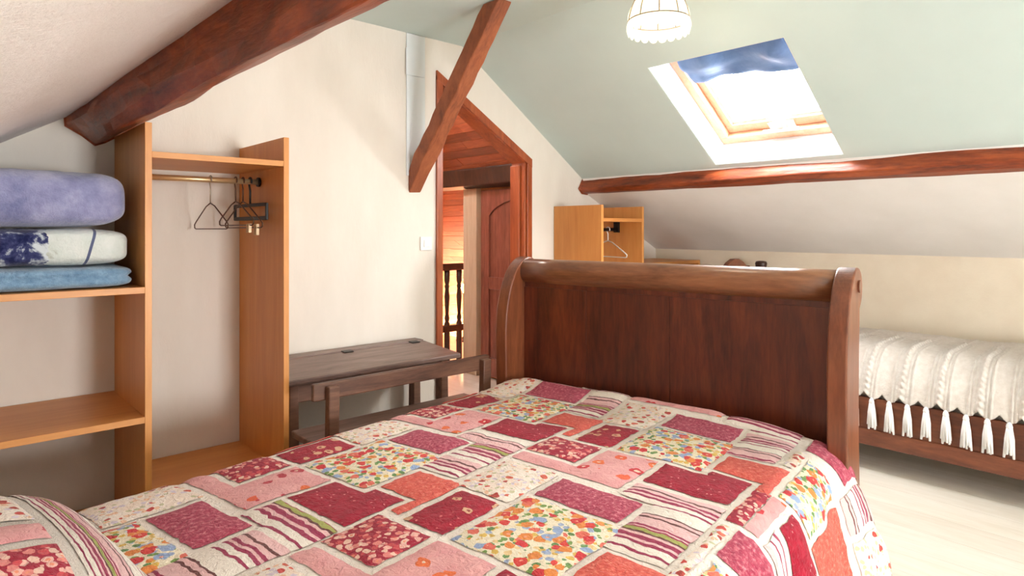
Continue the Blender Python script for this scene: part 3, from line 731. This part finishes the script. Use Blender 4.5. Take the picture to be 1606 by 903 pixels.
# ------------------------------------------------------------------ right hanging unit by the knee wall
rs = empty('shelf_unit', (3.7, 2.8, 0)); tag(rs, 'low beech hanging unit with side shelf in the corner right of the doorway', 'shelf unit')
Y0, Y1 = 2.583, D - 0.004
build('upright', MB().box(3.12, 3.12 + T, Y0, Y1, 0, 1.357), 'beech', rs, bevel=0.001)
build('upright', MB().box(3.545, 3.545 + T, Y0, Y1, 0, 1.355), 'beech', rs, bevel=0.001)
build('shelf', MB().box(3.142, 3.545, Y0 + 0.001, Y1, 1.252, 1.274), 'beech_shelf', rs, bevel=0.001)
build('shelf', MB().box(3.142, 3.545, Y0 + 0.001, Y1, 0.12, 0.142), 'beech_shelf', rs, bevel=0.001)
build('upright', MB().box(4.25, 4.25 + T, Y0, Y1, 0, 0.95), 'beech', rs, bevel=0.001)
for z in (0.972, 0.52, 0.12): build('shelf', MB().box(3.567, 4.272 if z > 0.9 else 4.25, Y0 + 0.001, Y1, z - T, z), 'beech_shelf', rs, bevel=0.001)
RZ2 = 1.20
build('clothes_rail', MB().tube([(3.142, 2.79, RZ2), (3.545, 2.79, RZ2)], 0.0115, 12), 'dark_metal', rs, smooth=True)
build('rail_socket', MB().box(3.525, 3.545, 2.77, 2.81, RZ2 - 0.02, RZ2 + 0.055), 'dark_metal', rs)
wire_hanger(3.44, 2.79, RZ2, 'plastic_hanger', 'white plastic clothes hanger in the corner hanging unit', 'white_plastic', 0.0042, 0.20, 0.075, 0.11, lay=0.25)

# ------------------------------------------------------------------ sleigh bed
TH9 = R(9); CL = Vector((2.08, 2.20, 0))
cv = Vector((math.sin(TH9), -math.cos(TH9), 0)); lv = Vector((-math.cos(TH9), -math.sin(TH9), 0))
def B(s, w, z): return CL + lv * s + cv * w + Vector((0, 0, z))
bed = empty('sleigh_bed', B(1.05, 0.675, 0)); tag(bed, 'dark brown wooden sleigh bed with tall scrolled footboard', 'bed')
def smooth_prof(P, n=5):
    out = []
    for i in range(len(P) - 1):
        p0, p1, p2, p3 = P[max(i - 1, 0)], P[i], P[i + 1], P[min(i + 2, len(P) - 1)]
        for j in range(n):
            t = j / n
            out.append(tuple(0.5 * ((2 * p1[k]) + (-p0[k] + p2[k]) * t + (2 * p0[k] - 5 * p1[k] + 4 * p2[k] - p3[k]) * t * t + (-p0[k] + 3 * p1[k] - 3 * p2[k] + p3[k]) * t ** 3) for k in (0, 1)))
    out.append(P[-1]); return out
front = smooth_prof([(0.12, 0.0), (0.122, 0.30), (0.13, 0.62), (0.128, 0.78), (0.105, 0.90), (0.06, 0.995), (0.005, 1.05), (-0.05, 1.070), (-0.10, 1.052), (-0.125, 1.005), (-0.112, 0.955), (-0.085, 0.93)])
back = smooth_prof([(-0.078, 0.925), (-0.07, 0.80), (-0.062, 0.62), (-0.07, 0.40), (-0.10, 0.15), (-0.125, 0.0)], 4)
PRO = front + back
for w0, w1 in ((-0.062, 0.0), (1.35, 1.412)):
    po = build('post', MB().prism(lambda s, z, c: B(s, c, z), PRO, w0, w1), 'post_wood', bed, bevel=0.006)
    wo = w0 - 0.006 if w0 < 0 else w1 + 0.006
    build('scroll_boss', MB().tube([B(-0.055, (w0 + w1) / 2, 1.005), B(-0.055, wo, 1.005)], 0.022, 14), 'post_wood', po)
build('roll', MB().tube([B(-0.035, w, 1.003) for w in lin(-0.001, 1.351, 8)], 0.058, 28), 'roll_wood', bed, smooth=True)
build('neck_rail', MB().fbox(B, -0.055, -0.012, 0.0, 1.35, 0.90, 0.965), 'bed_wood', bed, bevel=0.004)
for w0, w1 in ((0.0, 0.345), (0.347, 0.738), (0.740, 1.35)):
    build('panel_board', MB().fbox(B, -0.034, -0.008, w0, w1, 0.16, 0.93), 'bed_wood', bed, bevel=0.0015, center=True)
build('bottom_rail', MB().fbox(B, -0.045, 0.0, 0.0, 1.35, 0.12, 0.30), 'bed_wood', bed, bevel=0.004)
for w0, w1 in ((-0.05, -0.015), (1.365, 1.40)):
    build('side_rail', MB().fbox(B, 0.0, 2.22, w0, w1, 0.16, 0.30), 'bed_wood', bed, bevel=0.004)
    build('leg', MB().fbox(B, 2.20, 2.26, w0 - 0.01, w1 + 0.01, 0.0, 0.32), 'bed_wood', bed, bevel=0.004)
build('head_rail', MB().fbox(B, 2.21, 2.25, -0.015, 1.365, 0.16, 0.32), 'bed_wood', bed, bevel=0.004)
mt = build('mattress', MB().fbox(B, 0.03, 2.20, 0.005, 1.345, 0.28, 0.470), 'mattress', bevel=0.06, seg=5)
tag(mt, 'mattress of the sleigh bed hidden under the patchwork quilt', 'mattress')

# quilt surface: s from the foot, w from the far side
QZ = 0.492
def arc(dist, r, amax):
    """unrolled distance past an edge -> (outward, drop)"""
    if dist <= 0: return 0.0, 0.0
    an = dist / r
    if an < amax: return r * math.sin(an), r * (1 - math.cos(an))
    e = dist - r * amax
    return r * math.sin(amax) + e * math.cos(amax), r * (1 - math.cos(amax)) + e * math.sin(amax)
def Q(s, w):
    zd = 0.0; ss, ww = s, w
    if w < 0.03:
        o, dz_ = arc(0.03 - w, 0.085, R(84)); ww = 0.03 - o; zd += dz_
    if w > 1.29:
        h = w - 1.29
        o, dz_ = arc(h, 0.12, R(76)); ww = 1.29 + o; zd += dz_
        k = min(1, max(0, (h - 0.05) / 0.3))
        ww += k * (0.018 * math.sin(s * 13 + 0.6) + 0.012 * math.sin(s * 29 + 1.0)) + k * 0.03 * math.exp(-((s - 0.12) / 0.16) ** 2)
    if s < 0.10:
        o, dz_ = arc(0.10 - s, 0.05, R(84)); ss = 0.10 - o; zd += dz_
    zd -= 0.030 * math.exp(-((max(s, 0.1) - 0.10) / 0.085) ** 2) * min(1, max(0, (1.36 - w) / 0.2)) * min(1, max(0, (w + 0.05) / 0.15))
    z = QZ - zd + 0.006 * nz(s * 3, w * 3, 3) + 0.004 * nz(s * 9, w * 9, 5)
    # gentle crown of the mattress
    z += 0.012 * math.sin(PI * min(1, max(0, w / 1.35))) * min(1, max(0, s / 0.5))
    # low hollow near the middle, and the pucker at the near foot corner
    z -= 0.014 * math.exp(-((s - 0.14) / 0.06) ** 2 - ((w - 1.22) / 0.14) ** 2)
    return B(max(ss, 0.012), ww, z)
def Qn(s, w):
    e = 0.004; a = Q(s + e, w) - Q(s - e, w); b = Q(s, w + e) - Q(s, w - e); nn = a.cross(b)
    if nn.length < 1e-12: return Vector((0, 0, 1))
    nn.normalize()
    if nn.z < -0.05 or (abs(nn.z) <= 0.05 and nn.dot(cv) * (1 if w > 0.7 else -1) < 0): nn = -nn
    return nn
S0, S1, W0, W1 = -0.10, 2.22, -0.22, 1.76
mb = MB(); mb.grid(Q, lin(S0, S1, 150), lin(W0, W1, 130), uv=True)
quilt = build('patchwork_quilt', mb, 'cream', smooth=True)
tag(quilt, 'red and pink floral patchwork quilt spread over the sleigh bed', 'quilt')

def in_poly(x, y, P):
    c = False; j = len(P) - 1
    for i in range(len(P)):
        if (P[i][1] > y) != (P[j][1] > y) and x < (P[j][0] - P[i][0]) * (y - P[i][1]) / (P[j][1] - P[i][1]) + P[i][0]: c = not c
        j = i
    return c
def edge_d(x, y, P):
    d = 9
    for i in range(len(P)):
        (x0, y0), (x1, y1) = P[i], P[(i + 1) % len(P)]
        dx, dy = x1 - x0, y1 - y0; L2 = dx * dx + dy * dy
        t = 0 if L2 == 0 else max(0, min(1, ((x - x0) * dx + (y - y0) * dy) / L2)); d = min(d, math.hypot(x - x0 - t * dx, y - y0 - t * dy))
    return d
def patch(P, mat, parent, fn, fnn, clip, step=0.02, name='patch', puff=0.006, wob=0.006, seed=0):
    """rectilinear polygon P of cloth laid on the surface fn"""
    c0, c1, c2, c3 = clip
    P = [(min(max(x, c0), c1), min(max(y, c2), c3)) for x, y in P]
    xs_ = sorted({p[0] for p in P}); ys_ = sorted({p[1] for p in P})
    if xs_[-1] - xs_[0] < 0.02 or ys_[-1] - ys_[0] < 0.02: return None
    def subdiv(a):
        o = []
        for p, q in zip(a, a[1:]):
            k = max(1, int(math.ceil((q - p) / step))); o += [p + (q - p) * i / k for i in range(k)]
        return o + [a[-1]]
    gx, gy = subdiv(xs_), subdiv(ys_); idx = {}; m = MB(); m.uv = []
    def vid(i, j):
        if (i, j) not in idx:
            x, y = gx[i], gy[j]; d = edge_d(x, y, P)
            xx = x + wob * nz(x * 40, y * 40, seed); yy = y + wob * nz(x * 40, y * 40, seed + 9)
            h = 0.0022 + puff * (1 - math.exp(-d / 0.018)) + 0.0018 * nz(x * 34, y * 34, 6)
            idx[(i, j)] = len(m.v); m.v.append(Vector(fn(xx, yy)) + fnn(xx, yy) * h); m.uv.append((x + seed * 0.37, y))
        return idx[(i, j)]
    for i in range(len(gx) - 1):
        for j in range(len(gy) - 1):
            if in_poly((gx[i] + gx[i + 1]) / 2, (gy[j] + gy[j + 1]) / 2, P):
                m.f.append([vid(i, j), vid(i + 1, j), vid(i + 1, j + 1), vid(i, j + 1)])
    if not m.f: return None
    return build(name, m, mat, parent, smooth=True)
def rect(a, b, c, d): return [(a, c), (b, c), (b, d), (a, d)]
TILE = [
    ('pink', [(0.88, 0.632), (0.818, 0.632), (0.818, 0.828), (0.632, 0.828), (0.632, 1.0), (0.88, 1.0)]),
    ('red_blossom', rect(0.632, 0.796, 0.622, 0.806)),
    ('maroon_flower', rect(0.405, 0.610, 0.686, 0.818)),
    ('sprig', rect(0.902, 1.138, 0.640, 0.826)),
    ('rose', rect(0.918, 1.054, 0.848, 1.095)),
    ('garden', rect(0.318, 0.612, 0.842, 1.122)),
    ('maroon', [(0.632, 1.022), (0.782, 1.022), (0.782, 1.262), (0.596, 1.262), (0.596, 1.148), (0.632, 1.148)]),
    ('coral', [(0.432, 1.142), (0.576, 1.142), (0.576, 1.284), (0.662, 1.284), (0.662, 1.318), (0.432, 1.318)]),
    ('stripe', [(0.802, 1.020), (0.905, 1.020), (0.905, 1.115), (1.166, 1.115), (1.166, 1.270), (0.802, 1.270)]),
]
LA, LB = (0.755, 0.0), (0.062, 0.655)
CLIP = (0.004, S1 - 0.01, W0 + 0.02, W1 - 0.02)
k = 0
for j in range(-2, 3):
    for i in range(-2, 4):
        ox, oy = i * LA[0] + j * LB[0], i * LA[1] + j * LB[1]
        for mat, P in TILE:
            k += 1
            if j >= 1 and min(x for x, y in P) + ox < 1.37: continue      # the hanging side has its own border, below
            patch([(x + ox, y + oy) for x, y in P], mat, quilt, Q, Qn, CLIP, seed=k)
for kk, (mat, q) in enumerate((('red_blossom', (0.632, 0.860, 1.284, 1.326)), ('pink', (0.632, 0.860, 1.330, 1.368)), ('sprig', (0.885, 1.345, 1.286, 1.312)), ('rose', (0.885, 1.032, 1.326, 1.55)),
        ('stripe', (0.765, 0.862, 1.388, 1.60)), ('maroon', (0.640, 0.742, 1.388, 1.60)), ('garden', (0.292, 0.612, 1.338, 1.462)), ('coral', (0.290, 0.615, 1.484, 1.700)),
        ('rose', (0.006, 0.205, 1.305, 1.450)), ('sprig', (0.226, 0.406, 1.290, 1.322)), ('stripe', (0.006, 0.262, 1.472, 1.582)), ('sprig', (0.006, 0.262, 1.604, 1.74)),
        ('garden', (1.056, 1.345, 1.334, 1.56)), ('maroon_flower', (0.640, 0.862, 1.622, 1.74)), ('pink', (0.885, 1.345, 1.575, 1.74)))):
    patch(rect(*q), mat, quilt, Q, Qn, CLIP, seed=200 + kk)

# pillow at the head
def pil(u, w, top=1):
    q = max(abs(u), abs(w)); 
    e = (max(0, 1 - (abs(u) / 0.93) ** 2.6) * max(0, 1 - (abs(w) / 0.93) ** 2.6)) ** 0.55
    s = 2.12 + 0.235 * u * (1 - 0.05 * w * w); ww = 0.36 + 0.33 * w * (1 - 0.05 * u * u)
    z = 0.585 + 0.03 * u + (0.085 * e if top > 0 else -0.055 * e) - 0.03 * max(0, q - 0.85) * 4 * 0.3 + 0.004 * nz(u * 4, w * 4, 8)
    return B(s, ww, z)
mb = MB(); us = lin(-1, 1, 40)
mb.grid(lambda a, b: pil(a, b, 1), us, us, uv=True); mb.grid(lambda a, b: pil(a, b, -1) - Vector((0, 0, 0.004)), us, us, uv=True)
pw = build('pillow', mb, 'cream', smooth=True); tag(pw, 'patchwork covered pillow at the head of the sleigh bed', 'pillow')
def piln(a, b):
    e = 0.01; n_ = (pil(a + e, b) - pil(a - e, b)).cross(pil(a, b + e) - pil(a, b - e)).normalized(); return n_ if n_.z > 0 else -n_
for kk, (mat, P) in enumerate((('stripe', rect(-0.97, -0.52, -0.98, 0.98)), ('sprig', rect(-0.43, 0.2, -0.92, 0.08)), ('pink', rect(-0.43, 0.2, 0.15, 0.40)), ('red_blossom', rect(-0.43, 0.2, 0.47, 0.92)),
        ('garden', rect(0.27, 0.92, -0.86, -0.1)), ('maroon', rect(0.27, 0.92, 0.0, 0.90)))):
    o = patch(P, mat, pw, lambda a, b: pil(a, b), piln, (-0.99, 0.99, -0.99, 0.99), 0.06, puff=0.003, wob=0.0, seed=kk * 3)
    for d_ in o.data.uv_layers[0].data: d_.uv = (d_.uv[0] * (0.7 if mat == 'stripe' else 0.235), d_.uv[1] * 0.33)

# ------------------------------------------------------------------ single bed along the knee wall
BX0, BX1, BY0, BY1 = 3.45, 4.26, -0.02, 2.05
sb = empty('single_bed', ((BX0 + BX1) / 2, (BY0 + BY1) / 2, 0)); tag(sb, 'reddish wooden single bed with crested headboard under the sloping wall', 'bed')
build('side_rail', MB().box(BX0 + 0.02, BX0 + 0.05, BY0, BY1, 0.125, 0.36), 'single_bed_wood', sb, bevel=0.004)
build('rail_moulding', MB().box(BX0 + 0.008, BX0 + 0.02, BY0, BY1, 0.125, 0.205), 'single_bed_wood', sb, bevel=0.004)
build('side_rail', MB().box(BX1 - 0.05, BX1 - 0.02, BY0, BY1, 0.125, 0.36), 'single_bed_wood', sb, bevel=0.004)
build('end_rail', MB().box(BX0 + 0.05, BX1 - 0.05, BY0, BY0 + 0.03, 0.125, 0.36), 'single_bed_wood', sb, bevel=0.004)
for x in (BX0 + 0.01, BX1 - 0.07):
    build('leg', MB().box(x, x + 0.06, BY0, BY0 + 0.06, 0.0, 0.36), 'single_bed_wood', sb, bevel=0.006)
HY = BY1
hb = [(0.05, 0.36), (0.76, 0.36), (0.76, 0.88), (0.64, 0.92), (0.58, 0.93), (0.56, 0.965), (0.53, 0.955), (0.48, 0.99), (0.42, 1.012), (0.36, 1.012), (0.30, 0.99), (0.25, 0.955), (0.22, 0.965), (0.20, 0.93), (0.14, 0.92), (0.05, 0.88)]
build('headboard', MB().prism(lambda x, z, c: (BX0 + 0.0 + x, c, z), hb, HY + 0.005, HY + 0.04), 'single_bed_wood', sb, bevel=0.004)
for x in (BX0 + 0.03, BX1 - 0.09):
    po = build('head_post', MB().box(x, x + 0.06, HY - 0.005, HY + 0.05, 0.0, 0.90), 'single_bed_wood', sb, bevel=0.006)
    build('finial', MB().lathe([(0.014, 0), (0.018, 0.02), (0.036, 0.05), (0.040, 0.075), (0.034, 0.088), (0.012, 0.092)], 14, (x + 0.03, HY + 0.022, 0.895)), 'dark_oak', po, smooth=True)
sm = build('mattress', MB().box(BX0 + 0.085, BX1 - 0.055, BY0 + 0.035, BY1, 0.28, 0.530), 'mattress', bevel=0.12, seg=6)
tag(sm, 'mattress of the single bed hidden under the white crochet cover', 'mattress')
TS = 0.078; AR, RR = 0.53, 0.26
def throw(a, y):
    """a: distance from the wall edge over the top and down the front; y along the bed"""
    top = 0.80; zt = 0.605 - 0.025 * min(1, max(0, (a - 0.2) / 0.6))
    zt += 0.05 * math.exp(-((y - 0.42) / 0.16) ** 2) * math.exp(-((a - 0.30) / 0.28) ** 2) + 0.010 * nz(a * 5, y * 4, 3)
    if a < 0.06: zt -= (0.06 - a) * 0.6
    x = BX1 - 0.01 - a; z = zt
    if a > AR:
        o, d_ = arc(a - AR, RR, R(74)); x = BX1 - 0.01 - AR - o; z = zt - d_
    # knit relief: a bobble rib every other scallop with fine side cords
    f = ((y + 0.006 * math.sin(a * 9)) / (2 * TS)) % 1.0
    rb = 1.25 * math.exp(-((f - 0.5) / 0.085) ** 2) * (0.15 + 0.85 * abs(math.sin(a * PI / 0.030 + f * 9)))
    for c in (0.24, 0.34, 0.66, 0.76): rb += 0.55 * math.exp(-((f - c) / 0.022) ** 2)
    zig = 0.0
    if a < 0.30: zig = 0.5 * (0.5 + 0.5 * math.sin((a + 0.03 * abs(((y / 0.09) % 1) - 0.5) * 2) * 2 * PI / 0.03)); rb *= 0.25
    hgt = 0.016 * rb + 0.005 * zig
    if a > AR:
        an = min((a - AR) / RR, R(74)); x -= hgt * math.sin(an); z += hgt * math.cos(an)
    else: z += hgt
    return (x, y, z)
AE = 0.90
def scal(y): return 0.030 * abs(math.sin(PI * (y / TS)))
mb = MB(); ys = lin(BY0 + 0.02, BY1 - 0.01, 420)
def tf(y, t):
    am = AE + scal(y) - 0.03
    return throw(am * t, y)
mb.grid(tf, ys, lin(0, 1, 110))
cv_ = build('crochet_throw', mb, 'crochet', smooth=True, solid=0.006)
tag(cv_, 'white crochet bed cover with scalloped tasselled edge over the single bed', 'bed cover')
def tassel_mesh(o, seed):
    m = MB(); rnd = random.Random(seed)
    m.lathe([(0.004, 0.004), (0.010, -0.004), (0.013, -0.016), (0.010, -0.028)], 8, o)
    for i in range(9):
        an = 2 * PI * i / 9; c_, s_ = math.cos(an), math.sin(an); r1 = rnd.uniform(0.014, 0.022); ln = rnd.uniform(0.128, 0.155)
        m.tube([(o[0] + 0.006 * c_, o[1] + 0.006 * s_, o[2] - 0.02), (o[0] + 0.009 * c_, o[1] + 0.011 * s_, o[2] - 0.07), (o[0] + 0.55 * r1 * c_, o[1] + r1 * s_, o[2] - ln)], [0.006, 0.0085, 0.005], 5)
    return m
tp = []
i = 0; y = BY0 + 0.02
k0 = int(math.ceil((BY0 + 0.04) / TS)); k1 = int((BY1 - 0.05) / TS)
for k in range(k0, k1):
    y = (k + 0.5) * TS
    x, yy, z = throw(AE + scal(y) - 0.03, y)
    o = (x - 0.016, y, z + 0.006)
    if len(tp) < 4:
        t = build('tassel', tassel_mesh(o, k), 'yarn', cv_, smooth=True, center=True); tp.append((t, Vector(o)))
    else:
        src, so = tp[k % 4]
        shared(src, 'tassel', cv_, src.location + (Vector(o) - so))
